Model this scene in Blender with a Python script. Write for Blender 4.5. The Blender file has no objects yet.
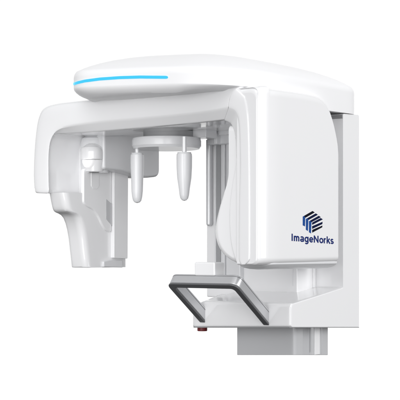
import bpy, bmesh, math
from mathutils import Vector, Matrix

# ------------------------------------------------------------------ camera, world, lamps
sc = bpy.context.scene
TH = math.atan(1050/1336); F = 1336.0; DIST = F*.003; HOR = 250.0
D = (-math.sin(TH), math.cos(TH)); R = (math.cos(TH), math.sin(TH))
CAM = (-DIST*D[0]-.12*R[0], -DIST*D[1]-.12*R[1])
cd = bpy.data.cameras.new('camera'); cam = bpy.data.objects.new('camera', cd)
sc.collection.objects.link(cam); sc.camera = cam
cam.location = (CAM[0], CAM[1], 0); cam.rotation_euler = (math.radians(90), 0, TH)
cd.sensor_width = 36; cd.lens = F/400*36; cd.shift_y = .125; cd.clip_end = 200

w = bpy.data.worlds.new('World'); sc.world = w; w.use_nodes = True
nt = w.node_tree; N = nt.nodes; L = nt.links
bg = N['Background']
tc = N.new('ShaderNodeTexCoord')
dot = N.new('ShaderNodeVectorMath'); dot.operation = 'DOT_PRODUCT'
dot.inputs[1].default_value = (D[0], D[1], 0)
L.new(tc.outputs['Generated'], dot.inputs[0])
half = N.new('ShaderNodeMapRange'); L.new(dot.outputs['Value'], half.inputs[0]); half.inputs[1].default_value = -1
r1 = N.new('ShaderNodeValToRGB'); L.new(half.outputs[0], r1.inputs[0])      # white cyclorama ahead, dark flags to the sides, white studio behind
def ramp(node, stops):
    e = node.color_ramp.elements
    while len(e) < len(stops): e.new(.5)
    for q, (p_, c_) in zip(e, stops): q.position = p_; q.color = (c_, c_*1.003, c_*1.012, 1) if c_ < 1 else (c_, c_, c_, 1)
ramp(r1, [(0, .78), (.38, .78), (.52, .50), (.83, .50), (.91, 1.05)])
sep = N.new('ShaderNodeSeparateXYZ'); L.new(tc.outputs['Generated'], sep.inputs[0])
hz = N.new('ShaderNodeMapRange'); L.new(sep.outputs['Z'], hz.inputs[0]); hz.inputs[1].default_value = -1
mr = N.new('ShaderNodeValToRGB'); L.new(hz.outputs[0], mr.inputs[0])
ramp(mr, [(0, .05), (.32, .08), (.405, .35), (.44, 1.0), (.62, 1.0), (.85, 1.0)])
lat = N.new('ShaderNodeVectorMath'); lat.operation = 'DOT_PRODUCT'; lat.inputs[1].default_value = (R[0], R[1], 0)
L.new(tc.outputs['Generated'], lat.inputs[0])
l2 = N.new('ShaderNodeMapRange'); L.new(lat.outputs['Value'], l2.inputs[0]); l2.inputs[1].default_value = -1
bn = N.new('ShaderNodeValToRGB'); L.new(l2.outputs[0], bn.inputs[0])          # tall white panels and dark gaps of the studio behind the camera
ramp(bn, [(0, .6), (.10, .6), (.13, 1.5), (.24, 1.5), (.27, .5), (.40, .55), (.44, 1.35), (.56, 1.35), (.60, .5), (.70, .55), (.74, 1.55), (.86, 1.55), (.90, .6)])
fb = N.new('ShaderNodeMapRange'); L.new(half.outputs[0], fb.inputs[0]); fb.inputs[1].default_value = .45; fb.inputs[2].default_value = .58
mx = N.new('ShaderNodeMix'); mx.data_type = 'RGBA'; mx.inputs[7].default_value = (1, 1, 1, 1)
L.new(fb.outputs[0], mx.inputs[0]); L.new(bn.outputs[0], mx.inputs[6])
m0 = N.new('ShaderNodeVectorMath'); m0.operation = 'MULTIPLY'; L.new(r1.outputs[0], m0.inputs[0]); L.new(mx.outputs[2], m0.inputs[1])
mul = N.new('ShaderNodeVectorMath'); mul.operation = 'SCALE'
L.new(m0.outputs[0], mul.inputs[0]); L.new(mr.outputs[0], mul.inputs['Scale'])
L.new(mul.outputs[0], bg.inputs[0]); bg.inputs[1].default_value = 1.0

def area(name, loc, target, sx, sy, power, col=(1, 1, 1), spread=180):
    l = bpy.data.lights.new(name, 'AREA'); l.shape = 'RECTANGLE'; l.size = sx; l.size_y = sy
    l.energy = power; l.color = col; l.spread = math.radians(spread)
    o = bpy.data.objects.new(name, l); sc.collection.objects.link(o); o.location = loc
    o.rotation_euler = (Vector(target)-Vector(loc)).to_track_quat('-Z', 'Y').to_euler()
area('softbox_side', (3.4, 0.9, 1.0), (0, .2, .1), 1.4, 2.2, 50)
area('softbox_top', (.1, -2.2, 2.5), (-.2, 0, .3), 1.8, 1.0, 13)
area('limb_fill', (-.05, -1.45, .08), (-.80, .18, .08), .9, 1.2, 3.0, spread=75)  # unseen fill lamp added to brighten the left limb only
area('camera_fill', (3.3, -3.2, .6), (-.3, .2, .0), 1.6, 2.2, 38)  # unseen fill lamp added beside the camera to lift shelf and front faces

sc.view_settings.view_transform = 'Standard'; sc.view_settings.look = 'None'
sc.view_settings.exposure = 0; sc.view_settings.gamma = 1
sc.render.engine = 'CYCLES'
sc.cycles.use_denoising = True; sc.cycles.max_bounces = 8

# ------------------------------------------------------------------ materials
def mat(name, col, rough=.3, metal=0, coat=0, bump=0, emit=None, noise=.006):
    m = bpy.data.materials.new(name); m.use_nodes = True
    t = m.node_tree; b = t.nodes['Principled BSDF']
    b.inputs['Roughness'].default_value = rough; b.inputs['Metallic'].default_value = metal
    b.inputs['Coat Weight'].default_value = coat; b.inputs['Coat Roughness'].default_value = .07
    no = t.nodes.new('ShaderNodeTexNoise'); no.inputs['Scale'].default_value = 6
    co = t.nodes.new('ShaderNodeTexCoord'); t.links.new(co.outputs['Object'], no.inputs['Vector'])
    rp = t.nodes.new('ShaderNodeValToRGB'); t.links.new(no.outputs['Fac'], rp.inputs[0])
    rp.color_ramp.elements[0].color = (*[max(0, c*(1-noise)) for c in col], 1)
    rp.color_ramp.elements[1].color = (*[min(1, c*(1+noise)) for c in col], 1)
    t.links.new(rp.outputs[0], b.inputs['Base Color'])
    if bump:
        n2 = t.nodes.new('ShaderNodeTexNoise'); n2.inputs['Scale'].default_value = 900
        t.links.new(co.outputs['Object'], n2.inputs['Vector'])
        bp = t.nodes.new('ShaderNodeBump'); bp.inputs['Strength'].default_value = bump; bp.inputs['Distance'].default_value = .0006
        t.links.new(n2.outputs['Fac'], bp.inputs['Height']); t.links.new(bp.outputs[0], b.inputs['Normal'])
    if emit:
        b.inputs['Emission Color'].default_value = (*emit, 1); b.inputs['Emission Strength'].default_value = 1
    return m
WHITE = mat('gloss_white_plastic', (.93, .93, .94), .20, coat=1)
WHITE2 = mat('satin_white_plastic', (.92, .92, .93), .20, coat=.9)
HEADW = mat('satin_white_cover', (.92, .92, .93), .4, coat=.15); HEADW.node_tree.nodes['Principled BSDF'].inputs['Specular IOR Level'].default_value = .3
CHROME = mat('polished_rail', (.74, .745, .76), .34, metal=.25)
MIDG = mat('inset_grey', (.58, .585, .60), .35, coat=.3)
GREYP = mat('pale_grey_plastic', (.80, .805, .82), .3, coat=.4)
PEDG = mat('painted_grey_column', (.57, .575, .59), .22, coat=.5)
RAIL = mat('rail_grey', (.84, .845, .86), .28, metal=.15)
DKREC = mat('recess_grey', (.38, .385, .395), .5)
ALU = mat('brushed_aluminium', (.60, .605, .62), .3, metal=.55, bump=.15)
RUB = mat('dark_rubber', (.12, .122, .128), .42)
RED = mat('red_plastic', (.22, .013, .017), .4)
GAP = mat('shadow_gap', (.30, .30, .31), .6)
BLUE = mat('light_strip_blue', (.01, .06, .10), .3, emit=(.04, .56, .86))
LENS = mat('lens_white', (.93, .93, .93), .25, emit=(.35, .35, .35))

# ------------------------------------------------------------------ helpers
def at(px, py, X=None, Y=None):
    u = (px-200)/F; v = (HOR-py)/F
    a = D[0]+u*R[0]; b = D[1]+u*R[1]
    t = (X-CAM[0])/a if X is not None else (Y-CAM[1])/b
    return Vector((CAM[0]+t*a, CAM[1]+t*b, t*v))
def depth(x, y): return (x-CAM[0])*D[0]+(y-CAM[1])*D[1]
def px_of(x, y): return 200+F*((x-CAM[0])*R[0]+(y-CAM[1])*R[1])/depth(x, y)
def zrow(x, y, row): return (HOR-row)*depth(x, y)/F

def link(name, me, m, parent=None, bevel=0, seg=3, ang=35, smooth=True, wn=True, sharp=28):
    me.materials.append(m)
    for p in me.polygons: p.use_smooth = smooth
    if smooth and not bevel: me.set_sharp_from_angle(angle=math.radians(sharp))
    o = bpy.data.objects.new(name, me); sc.collection.objects.link(o)
    if parent: o.parent = parent
    if bevel:
        b = o.modifiers.new('bevel', 'BEVEL'); b.width = bevel; b.segments = seg
        b.limit_method = 'ANGLE'; b.angle_limit = math.radians(ang); b.harden_normals = False
    if smooth and wn:
            n = o.modifiers.new('wn', 'WEIGHTED_NORMAL'); n.keep_sharp = True
    return o
def mesh(name, vs, fs):
    me = bpy.data.meshes.new(name); me.from_pydata([tuple(v) for v in vs], [], fs)
    bm = bmesh.new(); bm.from_mesh(me)
    bmesh.ops.remove_doubles(bm, verts=bm.verts, dist=1e-6)
    bmesh.ops.recalc_face_normals(bm, faces=bm.faces); bm.to_mesh(me); bm.free()
    return me
def loft(rings, closed=True, caps=True):
    n = len(rings[0]); vs = [v for r in rings for v in r]; fs = []
    for k in range(len(rings)-1):
        for i in range(n if closed else n-1):
            j = (i+1) % n
            fs.append((k*n+i, k*n+j, (k+1)*n+j, (k+1)*n+i))
    if caps: fs += [tuple(range(n)), tuple(range((len(rings)-1)*n, len(rings)*n))]
    return vs, fs
def fillet(pts, rad, seg=6):
    """round the corners of a closed 2-D polygon; rad a number or one per corner"""
    out = []; n = len(pts)
    for i in range(n):
        r = rad[i] if isinstance(rad, (list, tuple)) else rad
        p = Vector(pts[i]); a = Vector(pts[i-1])-p; b = Vector(pts[(i+1) % n])-p
        r_ = min(r, a.length*.49, b.length*.49)
        if r_ < 1e-5: out.append(tuple(p)); continue
        p0 = p+a.normalized()*r_; p1 = p+b.normalized()*r_
        for k in range(seg+1):
            t = k/seg
            out.append(tuple(p0*(1-t)**2+p*2*t*(1-t)+p1*t*t))
    return out
def ax(plane, a, b, c):
    return {'XZ': Vector((a, c, b)), 'YZ': Vector((c, a, b)), 'XY': Vector((a, b, c))}[plane]
def prism(name, pts, plane, c0, c1, m, parent, bevel=0, **k):
    vs, fs = loft([[ax(plane, *p, c0) for p in pts], [ax(plane, *p, c1) for p in pts]])
    return link(name, mesh(name, vs, fs), m, parent, bevel, **k)
def box(name, x0, x1, y0, y1, z0, z1, m, parent, bevel=.003, **k):
    return prism(name, [(x0, y0), (x1, y0), (x1, y1), (x0, y1)], 'XY', z0, z1, m, parent, bevel, **k)
def offset(pts, d):
    """inset a closed polygon by d (towards its inside)"""
    n = len(pts); area2 = sum(pts[i-1][0]*pts[i][1]-pts[i][0]*pts[i-1][1] for i in range(n)); s = 1 if area2 > 0 else -1
    out = []
    for i in range(n):
        p = Vector(pts[i]); a = (p-Vector(pts[i-1])); b = (Vector(pts[(i+1) % n])-p)
        a = a.normalized() if a.length > 1e-7 else b.normalized(); b = b.normalized() if b.length > 1e-7 else a
        na = Vector((-a.y, a.x))*s; nb = Vector((-b.y, b.x))*s
        nn = (na+nb); nn = nn.normalized() if nn.length > 1e-6 else na
        out.append(tuple(p+nn*d/max(.5, nn.dot(na))))
    return out
def pillow(name, pts, plane, levels, m, parent, **k):
    """levels: list of (coordinate along the axis, inset)"""
    us = [p[0] for p in pts]; ws = [p[1] for p in pts]
    cu, cw, hu, hw = (min(us)+max(us))/2, (min(ws)+max(ws))/2, (max(us)-min(us))/2, (max(ws)-min(ws))/2
    vs, fs = loft([[ax(plane, cu+(a-cu)*(hu-i)/hu, cw+(b-cw)*(hw-i)/hw, c) for a, b in pts] for c, i in levels])
    return link(name, mesh(name, vs, fs), m, parent, **k)
def lathe(name, prof, cx, cy, m, parent, n=48, **k):
    rings = [[Vector((cx+r*math.cos(2*math.pi*i/n), cy+r*math.sin(2*math.pi*i/n), z)) for i in range(n)] for r, z in prof]
    vs, fs = loft(rings)
    return link(name, mesh(name, vs, fs), m, parent, **k)
def catmull(P, per):
    out = []
    n = len(P)
    for i in range(n-1):
        p0 = P[max(i-1, 0)]; p1 = P[i]; p2 = P[i+1]; p3 = P[min(i+2, n-1)]
        for k in range(per):
            t = k/per
            out.append(tuple(.5*((2*b)+(-a+c)*t+(2*a-5*b+4*c-d)*t*t+(-a+3*b-3*c+d)*t**3) for a, b, c, d in zip(p0, p1, p2, p3)))
    out.append(tuple(P[-1])); return out

# ------------------------------------------------------------------ the machine (one thing)
M = bpy.data.objects.new('dental_xray_machine', None); sc.collection.objects.link(M)
M.location = (0, .35, -.33)
M['label'] = 'glossy white panoramic dental x-ray machine with blue light strip, cantilevered arm and grey U-shaped handle'
M['category'] = 'x-ray machine'
ROOT = M
XS = .0591

# --- base and rear cabinet in one moulding (L-shaped side profile)
def base_ring(x, drop=0., yf=.184):
    raw = [(yf, None), (yf, -.165-drop), (.4845, -.123-drop*.4), (.4845, .4440), (.584, .4477), (.584, None)]
    pts = [(y, zrow(x, y, 327.0) if z is None else z) for y, z in raw]
    f = fillet(pts, [.007, .012, .006, .006, .008, .007], 5)
    return [Vector((x, y, z)) for y, z in f]
levels = [(-.430, .020, .460), (-.425, .016, .430), (-.405, .012, .370), (-.380, .012, .300), (-.355, .014, .235), (-.340, .018, .202), (-.330, .022, .190), (-.320, .017, .1855), (-.308, .010, .184), (-.295, .004, .184), (-.28, .0, .184), (-.1, 0, .184), (.045, 0, .184), (.0545, .0006, .1852), (.0578, .002, .1875), (.0591, .005, .191)]
body = link('base', mesh('base', *loft([base_ring(*l) for l in catmull(levels[:11], 5)+levels[11:]])), WHITE, M)
# dark line under the base: edge shade added as a thin grey strip
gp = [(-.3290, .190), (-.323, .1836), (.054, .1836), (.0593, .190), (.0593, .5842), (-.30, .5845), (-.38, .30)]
EDGE_SHADE = mat('edge_shade_grey', (.30, .303, .31), .5)
link('bottom_edge_shade', mesh('bottom_edge_shade', *loft([[Vector((x, y, zrow(x, y, 327.7))) for x, y in gp], [Vector((x, y, zrow(x, y, 326.9))) for x, y in gp]])), EDGE_SHADE, body, smooth=False)
# --- pedestal column
xr, xl = .0227, -.2041
def yy(px): return at(px, 300, X=xr).y
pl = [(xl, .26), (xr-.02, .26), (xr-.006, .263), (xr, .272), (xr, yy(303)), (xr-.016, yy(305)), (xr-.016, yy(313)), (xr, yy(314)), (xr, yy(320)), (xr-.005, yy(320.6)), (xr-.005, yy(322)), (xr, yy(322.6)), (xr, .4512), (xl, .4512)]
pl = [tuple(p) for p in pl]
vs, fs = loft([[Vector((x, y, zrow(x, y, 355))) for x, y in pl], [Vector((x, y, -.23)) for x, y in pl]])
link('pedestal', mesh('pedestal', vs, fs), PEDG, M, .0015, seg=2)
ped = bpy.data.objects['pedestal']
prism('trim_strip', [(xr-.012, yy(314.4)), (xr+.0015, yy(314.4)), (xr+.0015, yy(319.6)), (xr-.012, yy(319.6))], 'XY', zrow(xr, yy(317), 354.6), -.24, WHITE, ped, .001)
# --- red button
p = at(202.3, 331, Y=.24)
lathe('emergency_button', [(.0001, p.z), (.0150, p.z), (.0165, p.z+.002), (.0165, -.238)], p.x, p.y, RED, M, bevel=0, ang=30)

# --- front column with rails
cx0 = at(206, 145, Y=.38).x; cx1 = at(297, 270, Y=.38).x
col = box('column', cx0+.001, cx1, .382, .4845, -.16, .452, WHITE2, M, .004)
def strip(name, a, b, ya, yb, z0, z1, m, bev=.002, parent=None):
    return box(name, at(a, 200, Y=ya).x, at(b, 200, Y=ya).x, ya, yb, z0, z1, m, parent or col, bev)
rp = at(209.4, 200, Y=.372)
lathe('rail', [(.004, zrow(cx0, .37, 226)), (.009, zrow(cx0, .37, 225.2)), (.0112, zrow(cx0, .37, 223.8)), (.0112, .375)], rp.x, rp.y, CHROME, col, n=40)
strip('rail', 214.6, 215.8, .376, .382, -.11, .375, GREYP, .001)
strip('groove', 216.0, 220.5, .379, .3825, -.11, .375, DKREC, .001)
strip('rail', 221, 224.5, .368, .383, -.11, .375, RAIL, .002)
strip('rail', 226, 240, .360, .384, -.11, .375, RAIL, .003)
strip('cover_seam', 292.6, 293.3, .3812, .3825, -.117, .1, GREYP, .0003)
xs_ = at(307, 270, Y=.483).x
box('side_trim', cx1+.006, xs_, .470, .4845, -.125, .43, WHITE2, col, .003)
# shade of the gap under the head cover, put in as a grey bar
a = at(330, 115, Y=.4832); b = at(342.6, 118, Y=.4832)
box('gap_shade', a.x, b.x, .4815, .486, b.z-.001, a.z-.002, GAP, body, .0015)

# --- head cover on top
plan = [(-.655, .0), (-.59, -.125), (-.32, -.125), (-.08, -.10), (.030, .06), (.052, .30), (.066, .582), (-.28, .582), (-.54, .42), (-.665, .19)]
plan = fillet(plan, [.09, .11, .12, .1, .12, .12, .035, .12, .14, .12], 10)
# resample the plan evenly
def resample(pts, n):
    L_ = [0]; m = len(pts)
    for i in range(m): L_.append(L_[-1]+(Vector(pts[(i+1) % m])-Vector(pts[i])).length)
    out = []
    for k in range(n):
        s = L_[-1]*k/n; i = max(j for j in range(m) if L_[j] <= s+1e-12)
        t = (s-L_[i])/max(1e-9, L_[i+1]-L_[i]); out.append(tuple(Vector(pts[i]).lerp(Vector(pts[(i+1) % m]), t)))
    return out
plan = resample(plan, 160)
for _ in range(6): plan = [tuple((Vector(plan[i-1])+Vector(plan[i])*2+Vector(plan[(i+1) % 160]))/4) for i in range(160)]
CX, CY = -.29, .22
def zt(x, y):
    return .529-.050*x-.008*max(0, y-.1)
def zb(x, y):
    return .4935-.043*x-.165*max(0, min(.265, y-.12))
def hring(s, top, dz):
    out = []
    for x, y in plan:
        X = CX+(x-CX)*s; Y = CY+(y-CY)*s
        out.append(Vector((X, Y, zt(x, y)+dz if top else zb(x, y)+dz*max(0, min(1, (.03-x)/.2)))))
    return out
def flat(r, k, z0):
    return [Vector((v.x, v.y, v.z*(1-k)+z0*k)) for v in r]
hr = [flat(hring(.25, 0, 0), .95, .478), flat(hring(.6, 0, 0), .9, .478), flat(hring(.80, 0, 0), .8, .480), flat(hring(.88, 0, 0), .9, .480), flat(hring(.915, 0, -.026), .25, .482), hring(.94, 0, -.0245), hring(.962, 0, -.0195), hring(.982, 0, -.0125), hring(.995, 0, -.0055), hring(.9995, 0, .000), hring(1., 0, .003),
      hring(1.0, 1, -.006), hring(.998, 1, .001), hring(.992, 1, .008), hring(.98, 1, .015)]
for s, h in [(.96, .0195), (.93, .026), (.88, .035), (.82, .0440), (.72, .056), (.6, .067), (.48, .075), (.35, .081), (.2, .085), (.08, .087)]:
    hr.append(flat(hring(s, 1, h), 1-s, .5315+.0125+h))
head = link('head_cover', mesh('head_cover', *loft(hr)), HEADW, M)
# blue light strip set on the side wall
def lerp_tab(tab, x):
    if x <= tab[0][0]: return tab[0][1]
    for (a, b), (c, d_) in zip(tab, tab[1:]):
        if x <= c: return b+(d_-b)*(x-a)/(c-a)
    return tab[-1][1]
tab = [(73, 84.2), (78, 82.6), (85, 81.0), (100, 79.0), (120, 77.6), (140, 77.0), (168, 77.3)]
fine = resample(plan, 1600)
vis = [(px_of(*q), i) for i, q in enumerate(fine) if q[1] < .12 and q[0] < .0]
st = [i for p_, i in vis if p_ <= 168.5 and (fine[i][1] < .05)]
st = sorted(st, key=lambda i: px_of(*fine[i])*1 if fine[i][1] < -.0 else -999+fine[i][1]*-1)
st = [i for i in st if fine[i][1] < .03]
st = sorted(set(st), key=lambda i: fine[i][0] if fine[i][1] < -.09 else -1+(-fine[i][1]))
st = st[::4]+[st[-1]]
rows = []
npt = len(st)
for k, i in enumerate(st):
    a = Vector(fine[i-1]); b = Vector(fine[(i+1) % 1600]); t = (b-a).normalized(); nrm = Vector((t.y, -t.x))
    c0 = Vector(fine[i])
    if (c0+nrm*.01-Vector((CX, CY))).length < (c0-Vector((CX, CY))).length: nrm = -nrm
    zc = zrow(c0.x, c0.y, lerp_tab(tab, px_of(*c0)))
    e = min(1, math.sqrt(max(0, 1-(1-min(1, (npt-1-k)/3.0))**2))+.05)
    h = .0046*e*(.75+.25*min(1, k/40))
    rows.append([Vector((*(c0+nrm*o), zc+q)) for o, q in ((-.002, h), (.0012, h), (.0020, h*.6), (.0020, -h*.6), (.0012, -h), (-.002, -h))])
link('light_strip', mesh('light_strip', *loft(rows)), BLUE, head)

# --- C-shaped gantry: left limb and cross arm swept as one moulding
T = [  # outer, face, face, crease, inner edge (rows and columns at the front plane)
 ((37.8, 193.3), (48.6, 193.3), (49.2, 193.3)),
 ((36.7, 175), (48.1, 175), (48.7, 175)),
 ((37.6, 150), (48.2, 155), (48.9, 155)),
 ((39.6, 128), (49.8, 142), (50.6, 143)),
 ((42.2, 114.5), (53.5, 134), (52.6, 137)),
 ((46.8, 107.2), (59, 129.4), (56, 133.8)),
 ((57, 103.4), (70, 126), (67, 133.4)),
 ((75, 101), (90, 123), (90, 132.2)),
 ((95, 99), (110, 121), (110, 130.8)),
 ((150, 93.8), (160, 116.6), (160, 126.6)),
 ((200, 89.4), (200, 112.6), (200, 122.8)),
 ((243.5, 86.2), (228, 108), (224, 120.3))]
rowsT = []
for o, c, i in T:
    rowsT.append(o+c+i)
rowsT = catmull(rowsT, 8)
def xz(px, py, y=0): v = at(px, py, Y=y); return Vector((v.x, v.z))
def sec(o, c, i, bulge=0, yb=.17, rk=1.0):
    O = xz(*o, .03); C_ = xz(*c); I = xz(*i, .02)
    d_ = C_-O; pr = Vector((-d_.y, d_.x))*bulge
    S = [(O, yb), (O, .04), (O+d_*.015, .026), (O+d_*.06+pr*.2, .013), (O+d_*.13+pr*.42, .0055), (O+d_*.22+pr*.65, .002), (O+d_*.4+pr*.95, .0), (O+d_*.6+pr*.95, 0), (O+d_*.8+pr*.6, 0), (O+d_*.93+pr*.22, .0004), (C_, .0018), (C_+(I-C_)*.15, .0045), (C_+(I-C_)*.85, .0175), (I, .022), (I, yb)]
    return [Vector((p.x, (y*rk if q_ and q_ < 7 else y), p.y)) for q_, (p, y) in enumerate(S)]
secs = []
n_ = len(rowsT)
for k, r_ in enumerate(rowsT):
    u = max(0, (k-(n_-9))/8)
    secs.append(sec(r_[0:2], r_[2:4], r_[4:6], -.13*u if k > n_-10 else 0))
def shrink(S_, k, dz_):
    c_ = sum(S_, Vector())/len(S_)
    lim = max(.001, min(.03, (max(v.x for v in S_)-min(v.x for v in S_))))
    return [Vector((c_.x+(v.x-c_.x)*k, v.y+(c_.y-v.y)*(1-k)*.35, v.z+dz_)) for v in S_]
b0 = secs[0]
secs = [shrink(b0, .72, 0), shrink(b0, .84, .0012), shrink(b0, .93, .004), shrink(b0, .985, .009), [v+Vector((0, 0, .015)) for v in b0]]+secs[3:]
arm = link('gantry_arm', mesh('gantry_arm', *loft(secs)), WHITE, M, .0012, seg=2, ang=50)
# rear part of the cross arm, behind the moulding
armr = box('arm_rear_cover', -.775, -.02, .168, .45, .398, .484, WHITE2, arm, .008)
# --- housing: front strip after the seam
H = [((243.7, 86.15), (228.2, 108), (224.2, 120.3)),
     ((248.5, 92), (234, 110.5), (229.5, 122.6)),
     ((251.0, 99), (237.2, 115.5), (232.4, 127)),
     ((253.2, 110), (238.8, 123), (234.6, 136)),
     ((254.6, 126), (239.6, 138), (235.6, 148)),
     ((255.4, 160), (240.0, 168), (236.2, 168)),
     ((255.7, 200), (239.0, 200), (236.6, 200)),
     ((255.7, 235), (238.6, 235), (236.6, 235)),
     ((255.6, 255), (238.6, 255), (236.8, 255)),
     ((254.9, 260.3), (238.9, 260.3), (237.0, 260.3)),
     ((251.0, 264.4), (241, 264.5), (238.8, 264.3))]
hs = []
rh = catmull([o+c+i for o, c, i in H], 8)
for k, r_ in enumerate(rh):
    o, c, i = (r_[0:2], r_[2:4], r_[4:6]); u = max(0, 1-k/8)
    v = max(0, 1-k/16); v = v*v*(3-2*v)
    hs.append(sec(o, c, i, -.13*u, .40, .10+.90*v))
# --- housing body, side silhouette
X_ = XS
XM = .0800
XB_ = XM-.004
prof = [(at(a, b, X=XB_).y, at(a, b, X=XB_).z) for a, b in [(262, 86.6), (280, 88.9), (300, 91.6), (314, 94.3), (321, 96.8), (326, 101.5), (329.5, 108.5), (332.5, 118), (335.2, 130), (337, 142), (338.4, 160)]]
prof = [(.0035, zrow(.04, 0, 92.5)), (.007, zrow(.04, 0, 89.2)), (.014, zrow(.04, 0, 86.9)), (.028, zrow(.045, .02, 85.7)), (.045, zrow(.05, .04, 85.5))]+prof
stn = catmull(prof, 5)
YE = stn[-1][0]
def hsec(y, z1, ins=0):
    f_ = max(0, min(1, 1-(y-.0035)/.095)); xm = XM-.0215*(1-math.sqrt(max(0, 1-(.985*f_)**2.2)))/.83
    e = max(0, 1-(y-.0035)/.005); xm -= .004*(1-math.sqrt(max(0, 1-e*e)))
    e2 = max(0, 1-(YE-y)/.010); xm -= .008*(1-math.sqrt(max(0, 1-e2*e2)))
    z0 = zrow(XS, y, 265.2-2.6*y/YE)+.004*e
    pts_ = fillet([(-.014, z0+ins), (xm-ins, z0+ins), (xm-ins, z1-ins), (-.014, z1-ins)], [0, .022, .026, .006], 8)
    return [Vector((x, y, z)) for x, z in pts_]
hous = link('tube_housing', mesh('tube_housing', *loft([hsec(*v) for v in stn]+[hsec(YE+.004, stn[-1][1], .005)])), WHITE, M)
link('front_bezel', mesh('front_bezel', *loft(hs)), WHITE, hous, .0008, seg=2, ang=50)
# belly pan under the housing
q = fillet([(-.03, .012), (.0745, .045), (.0745, .445), (-.03, .450)], .035, 8)
pillow('belly_pan', q, 'XY', [(-.03, 0), (-.043, .0), (-.0485, .004), (-.0535, .012), (-.0575, .026), (-.0590, .045)], GREYP, hous)
# cheek bulging inwards
co = [(228.2, 124), (228.2, 165), (227, 178), (222.2, 193), (217, 208), (213.7, 221), (212.6, 232), (213.6, 241), (217, 249.5), (221.5, 255.5), (227, 260), (235, 264), (246, 265)]
co = [tuple(v) for v in catmull(co, 4)]
outer = [tuple(xz(a, b, .02)) for a, b in co]+[tuple(xz(246, 124, .02))]
pillow('side_cheek', outer, 'XZ', [(.13, .004), (.12, 0), (.05, 0), (.038, .0015), (.029, .0055), (.024, .011), (.0215, .0175), (.0210, .022)], WHITE, hous)
ci = [(236.4, 150), (235.5, 165), (232.6, 182), (230.2, 200), (229.4, 215), (229.8, 230), (231.6, 246), (236.0, 262)]
ci = [tuple(v) for v in catmull(ci, 5)]
inner = [tuple(xz(a, b, .012)) for a, b in ci]+[tuple(xz(243, 264, .012)), tuple(xz(243, 150, .012))]
prism('cheek_trim', inner, 'XZ', .030, .013, WHITE, hous, .002, seg=2)

# --- logo and lettering on the housing side
XL = .0804
NAVY = mat('navy_print', (.014, .03, .16), .4); BLK = mat('ink_print', (.002, .003, .012), .4); BLU = mat('blue_print', (.013, .075, .30), .4)
for m_ in (NAVY, BLK, BLU): m_.node_tree.nodes['Principled BSDF'].inputs['Specular IOR Level'].default_value = .08
DNAVY = mat('dark_navy_print', (.005, .010, .050), .5); DNAVY.node_tree.nodes['Principled BSDF'].inputs['Specular IOR Level'].default_value = .05
def lp(u, v):                     # u, v in the 400 x 400 crop of the emblem, 13.33 to one column
    return at(298+u/13.333, 206+v/13.333, X=XL)
def polys(name, L_, m):
    vs = []; fs = []
    for P_ in L_:
        k = len(vs); n = len(P_)
        vs += [lp(*q_) for q_ in P_]; vs += [lp(*q_)-Vector((.0006, 0, 0)) for q_ in P_]
        fs.append(tuple(range(k, k+n))); fs.append(tuple(range(k+n, k+2*n)))
        for i in range(n): fs.append((k+i, k+(i+1) % n, k+n+(i+1) % n, k+n+i))
    return link(name, mesh(name, vs, fs), m, hous, smooth=False)
polys('emblem', [[(80, 132), (195, 66), (224, 86), (100, 157)], [(190, 318), (326, 260), (324, 284), (190, 356)]], BLK)
polys('emblem', [[(122, 164), (238, 98), (266, 117), (142, 186)], [(160, 196), (278, 130), (306, 149), (182, 216)], [(188, 222), (304, 160), (332, 178), (190, 252)], [(188, 270), (328, 210), (326, 240), (190, 306)]], DNAVY)
polys('emblem', [[(64, 140), (80, 133), (97, 153), (97, 160), (94, 272), (64, 258)], [(106, 170), (122, 165), (139, 183), (133, 334), (106, 316)], [(147, 202), (160, 197), (180, 212), (174, 366), (147, 350)]], BLU)
def arc(cx, cy, rx, ry, a0, a1, n=14):
    return [(cx+rx*math.cos(math.radians(a0+(a1-a0)*k/n)), cy+ry*math.sin(math.radians(a0+(a1-a0)*k/n))) for k in range(n+1)]
GL = [  # (advance, strokes) of a round geometric sans, cap height 1
 (.36, [[(.10, 0), (.10, 1)]]),
 (1.06, [[(.10, 0), (.10, .74)], [(.10, .38)]+arc(.28, .46, .18, .20, 180, 0)+[(.46, 0)], [(.46, .38)]+arc(.64, .46, .18, .20, 180, 0)+[(.82, 0)]]),
 (.72, [arc(.29, .48, .23, .18, 150, 0)+[(.52, 0)], arc(.29, .205, .215, .145, 0, 360, 22)]),
 (.78, [arc(.32, .36, .235, .29, 0, 360, 24), [(.57, .74), (.57, .02)]+arc(.32, .0, .25, .22, 0, -140)]),
 (.74, [arc(.34, .36, .26, .29, -38, -360, 26), [(.10, .35), (.58, .35)]]),
 (.96, [[(.12, 0), (.12, 1)], [(.12, .92), (.74, .08)], [(.74, 0), (.74, 1)]]),
 (.76, [arc(.36, .36, .26, .29, 0, 360, 26)]),
 (.50, [[(.11, 0), (.11, .74)], [(.11, .34)]+arc(.34, .42, .23, .235, 180, 82)]),
 (.70, [[(.11, 0), (.11, 1.02)], [(.14, .30), (.54, .73)], [(.27, .42), (.60, .0)]]),
 (.56, [arc(.27, .51, .185, .135, 28, 200, 12)+arc(.27, .205, .20, .135, 110, -160, 18)])]
A = at(291.6, 240.9, X=XL); B = at(333.4, 244.0, X=XL); capz = at(291.8, 233.6, X=XL).z-A.z
tot = sum(a for a, _ in GL)-.06; vs = []; fs = []; off = 0; lay = 0; SW = .098
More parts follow.
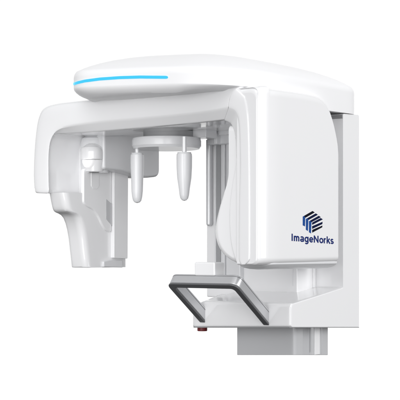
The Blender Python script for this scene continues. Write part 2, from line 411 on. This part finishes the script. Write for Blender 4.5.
for adv, strokes in GL:
    for st_ in strokes:
        lay += 1; P_ = [Vector(p_) for p_ in st_]; n = len(P_); k0 = len(vs)
        for i in range(n):
            a = (P_[i]-P_[i-1]) if i else (P_[1]-P_[0]); b = (P_[i+1]-P_[i]) if i < n-1 else a
            if (P_[0]-P_[-1]).length < 1e-5:
                if i == 0: a = P_[-1]-P_[-2]
                if i == n-1: b = P_[1]-P_[0]
            t = (a.normalized()+b.normalized()).normalized(); nr = Vector((-t.y, t.x))
            for sd in (1, -1):
                q_ = P_[i]+nr*SW*sd; g = A.lerp(B, (q_.x+off)/tot)
                vs.append(Vector((XL+.00004*(lay % 4), g.y, g.z+q_.y*capz)))
        for i in range(n-1): fs.append((k0+2*i, k0+2*i+1, k0+2*i+3, k0+2*i+2))
    off += adv
me = bpy.data.meshes.new('lettering'); me.from_pydata([tuple(v) for v in vs], [], fs)
link('lettering', me, NAVY, hous, smooth=False)

# --- sensor unit hanging from the left limb
XL_, XR_ = -.842, -.762
def sring(z, yf, xr_=XR_, yb=.352, r1=.022, r2=.026):
    return [Vector((x, y, z)) for x, y in fillet([(XL_, yf), (xr_, yf), (xr_, yb), (XL_, yb)], [r1, r2, .01, .02], 7)]
tabz = [(.39, .168), (.1965, .168), (.194, .034), (.17, .040), (.150, .046), (.140, .050), (.133, .055), (.1285, .064), (.125, .077), (.120, .090), (.110, .102), (.092, .112), (.07, .120), (.04, .1275), (0, .134), (-.03, .139), (-.056, .143), (-.0600, .146), (-.0610, .150)]
sens = link('sensor_head', mesh('sensor_head', *loft([sring(z, y, r1=.022 if z > -.058 else .02) for z, y in tabz])), WHITE2, M)
def yx(px, X): return at(px, 200, X=X).y
def zx(px, py, X): return at(px, py, X=X).z
X1 = XR_+.010
f = [(yx(a, X1), zx(a, b, X1)) for a, b in [(113, 165), (127, 165), (126.4, 258.6), (113, 258)]]
prism('rear_panel', fillet(f, .004, 3), 'YZ', XR_-.02, X1+.006, WHITE2, sens, .003)
f = [(yx(a, X1), zx(a, b, X1)) for a, b in [(84.5, 168), (84.5, 203), (88, 206.5), (94, 209.5), (99, 216), (103, 225), (107, 231), (112.6, 233), (112.6, 168)]]
prism('side_flap', fillet(f, .012, 5), 'YZ', XR_-.01, XR_+.006, WHITE2, sens, .005)
X2 = XR_+.006
f = [(yx(a, X2), zx(a, b, X2)) for a, b in [(91, 168), (99, 168), (99, 186), (97, 189), (93, 189), (91, 186)]]
prism('indicator_window', f, 'YZ', X2-.002, X2+.0015, WHITE2, sens, .001)
f = [(yx(a, X2), zx(a, b, X2)) for a, b in [(106, 199), (112, 204), (112, 226), (106, 219)]]
prism('flap_recess', f, 'YZ', X2-.002, X2+.0008, MIDG, sens, .0005)
f = [(yx(a, X1), zx(a, b, X1)) for a, b in [(104, 261.5), (112, 259.8), (122.5, 260.5), (122.8, 267.5), (104, 267)]]
prism('foot_plate', f, 'YZ', XR_-.02, X1, GREYP, sens, .002)
# --- tube block behind
XB = -.70
f = [(yx(a, XB), zx(a, b, XB)) for a, b in [(104, 134), (104, 169.3), (121, 171), (146, 178), (160, 176.5), (160, 134)]]
blk = prism('carriage_block', fillet(f, [.0, .012, .02, .02, .025, 0], 6), 'YZ', -.79, XB, GREYP, arm, .012, seg=5)
# --- emitter dome
EX, EY = -.742, .150
def ez(row): return zrow(EX, EY-.03, row)
lathe('arch_recess', [(.0480, ez(172)), (.0500, ez(165)), (.0515, ez(150)), (.050, ez(142)), (.046, ez(137)), (.03, ez(134))], EX-.022, EY+.040, GREYP, sens, bevel=0)
em = lathe('emitter_dome', [(.010, ez(159.4)), (.0370, ez(159.6)), (.0395, ez(158.8)), (.0398, ez(152)), (.0385, ez(149.2)), (.035, ez(147.2)), (.026, ez(145.4)), (.020, ez(144)), (.012, ez(143)), (.002, ez(142.6))], EX, EY, WHITE, sens)
lathe('emitter_neck', [(.018, ez(172)), (.030, ez(171)), (.0330, ez(166)), (.0365, ez(159.7))], EX+.000, EY+.012, WHITE2, em)
lathe('lens', [(.0012, ez(168.3)), (.010, ez(167.6)), (.0165, ez(165.8)), (.0205, ez(162.8)), (.0215, ez(160.2))], EX+.006, EY-.024, LENS, em)

# --- head support disc and temple rods
DX, DY = at(166.5, 140, Y=.22).x, .22
def dz(row): return zrow(DX, DY-.09, row)
disc = lathe('support_disc', [(.09, dz(147.4)), (.110, dz(147.4)), (.1145, dz(145.0)), (.1160, dz(145.0)), (.1160, dz(139.3)), (.1145, dz(138.2)), (.1145, dz(137.4)), (.112, dz(136.6)), (.06, dz(136))], DX, DY, GREYP, M, n=96)
lathe('disc_mount', [(.07, dz(136.4)), (.085, dz(136.4)), (.085, dz(130)), (.07, dz(130))], DX+.01, DY, DKREC, disc, n=64)
box('bracket', at(190, 140, Y=.25).x, at(206, 140, Y=.25).x, .25, .31, dz(137), .40, GREYP, disc, .003)
def rod(px, top, bot, ytop, stem_top, wide, wt, Y):
    x = at(px, 170, Y=Y).x; z = lambda rr: zrow(x, Y, rr); s = depth(x, Y)/F
    L_ = ytop
    prof = [(wide*.45, L_-.6), (wide*.5-1.1, L_), (wide*.5-.2, L_+1.2), (wide*.5, L_+4), (wide*.5-.1, L_+14), (wide*.5-.7, L_+25), (wt*.5+1.0, bot-12), (wt*.5+.3, bot-6), (wt*.5-.6, bot-2.4), (wt*.5-2.2, bot-.6), (.3, bot)]
    o = lathe('temple_rod', [(r*s, z(q_)) for r, q_ in prof], x, Y, GREYP, M, n=40)
    lathe('stem', [(2.3*s, z(L_+1)), (2.3*s, z(stem_top+.6)), (2.1*s, z(stem_top))], x, Y, RAIL, o, n=24)
    return o
rod(137.2, 0, 203, 153.6, 146.5, 13.6, 9.5, .155)
rod(184.3, 0, 200.8, 153, 136.5, 15.6, 9.0, .10)
# carriage bits under the rear of the arm
cb = box('carriage_box', at(207, 140, Y=.34).x, -.03, .34, .455, zrow(-.4, .34, 145), .40, RAIL, arm, .003)
box('carriage_plate', at(197, 140, Y=.33).x, -.03, .325, .36, zrow(-.4, .33, 136.5), .40, GREYP, cb, .002)
box('cable_duct', at(216, 140, Y=.332).x, at(219, 140, Y=.332).x, .320, .345, zrow(-.35, .33, 144.4), .39, GREYP, cb, .002)

# --- handle: U outline in a plane that drops towards the base, extruded across it
o0 = Vector((0, .022, zrow(-.14, .022, 279.5)))
u_ = Vector((0, .162, -.120)).normalized(); nn = Vector((0, u_.z, -u_.y)).normalized()   # nn points down and forwards
HL = .164/u_.y+.012
xo0, xo1 = at(168.6, 280, Y=.022).x, at(238.0, 280, Y=.022).x
wd = .020
def U(xa, xb, wd_, r):
    outer_ = fillet([(xa, HL+.0), (xa, 0), (xb, 0), (xb, HL+.0)], [0, r, r, 0], 8)
    inner_ = fillet([(xb-wd_, HL+.0), (xb-wd_, wd_), (xa+wd_, wd_), (xa+wd_, HL+.0)], [0, r*.55, r*.55, 0], 8)
    return outer_, inner_
def ubar(name, wd_, c0, c1, m, parent, grow=0, bev=.003):
    a_, b_ = U(xo0-grow, xo1+grow, wd_+2*grow, .026)
    n = len(a_); b_ = b_[::-1]
    vs = []; fs = []
    for c in (c0, c1):
        for p_ in a_: vs.append(o0+Vector((p_[0], 0, 0))+u_*(p_[1]-grow)+nn*c)
        for p_ in b_: vs.append(o0+Vector((p_[0], 0, 0))+u_*(p_[1]-grow)+nn*c)
    for i in range(n-1):
        fs.append((i, i+1, n+i+1, n+i)); fs.append((2*n+i, 2*n+i+1, 3*n+i+1, 3*n+i))
        fs.append((i, i+1, 2*n+i+1, 2*n+i)); fs.append((n+i, n+i+1, 3*n+i+1, 3*n+i))
    fs.append((0, n, 3*n, 2*n)); fs.append((n-1, 2*n-1, 4*n-1, 3*n-1))
    return link(name, mesh(name, vs, fs), m, parent, bev, seg=4, ang=40)
hd = ubar('handle', wd, -.020, .014, ALU, M)
ubar('grip_pad', wd-.001, .0145, .0205, RUB, hd, .0008, .002)
ubar('trim_line', wd, -.0145, -.0130, RUB, hd, .0003, 0)
# chin rest mount on the handle
a = at(196, 262, Y=.035); b = at(216.4, 274, Y=.035)
box('chin_rest_mount', a.x, b.x, .026, .078, b.z-.006, a.z, WHITE2, hd, .005, seg=4)

for o in list(sc.objects):
    if o.parent is M: o.matrix_parent_inverse = Matrix.Translation(-Vector(M.location))
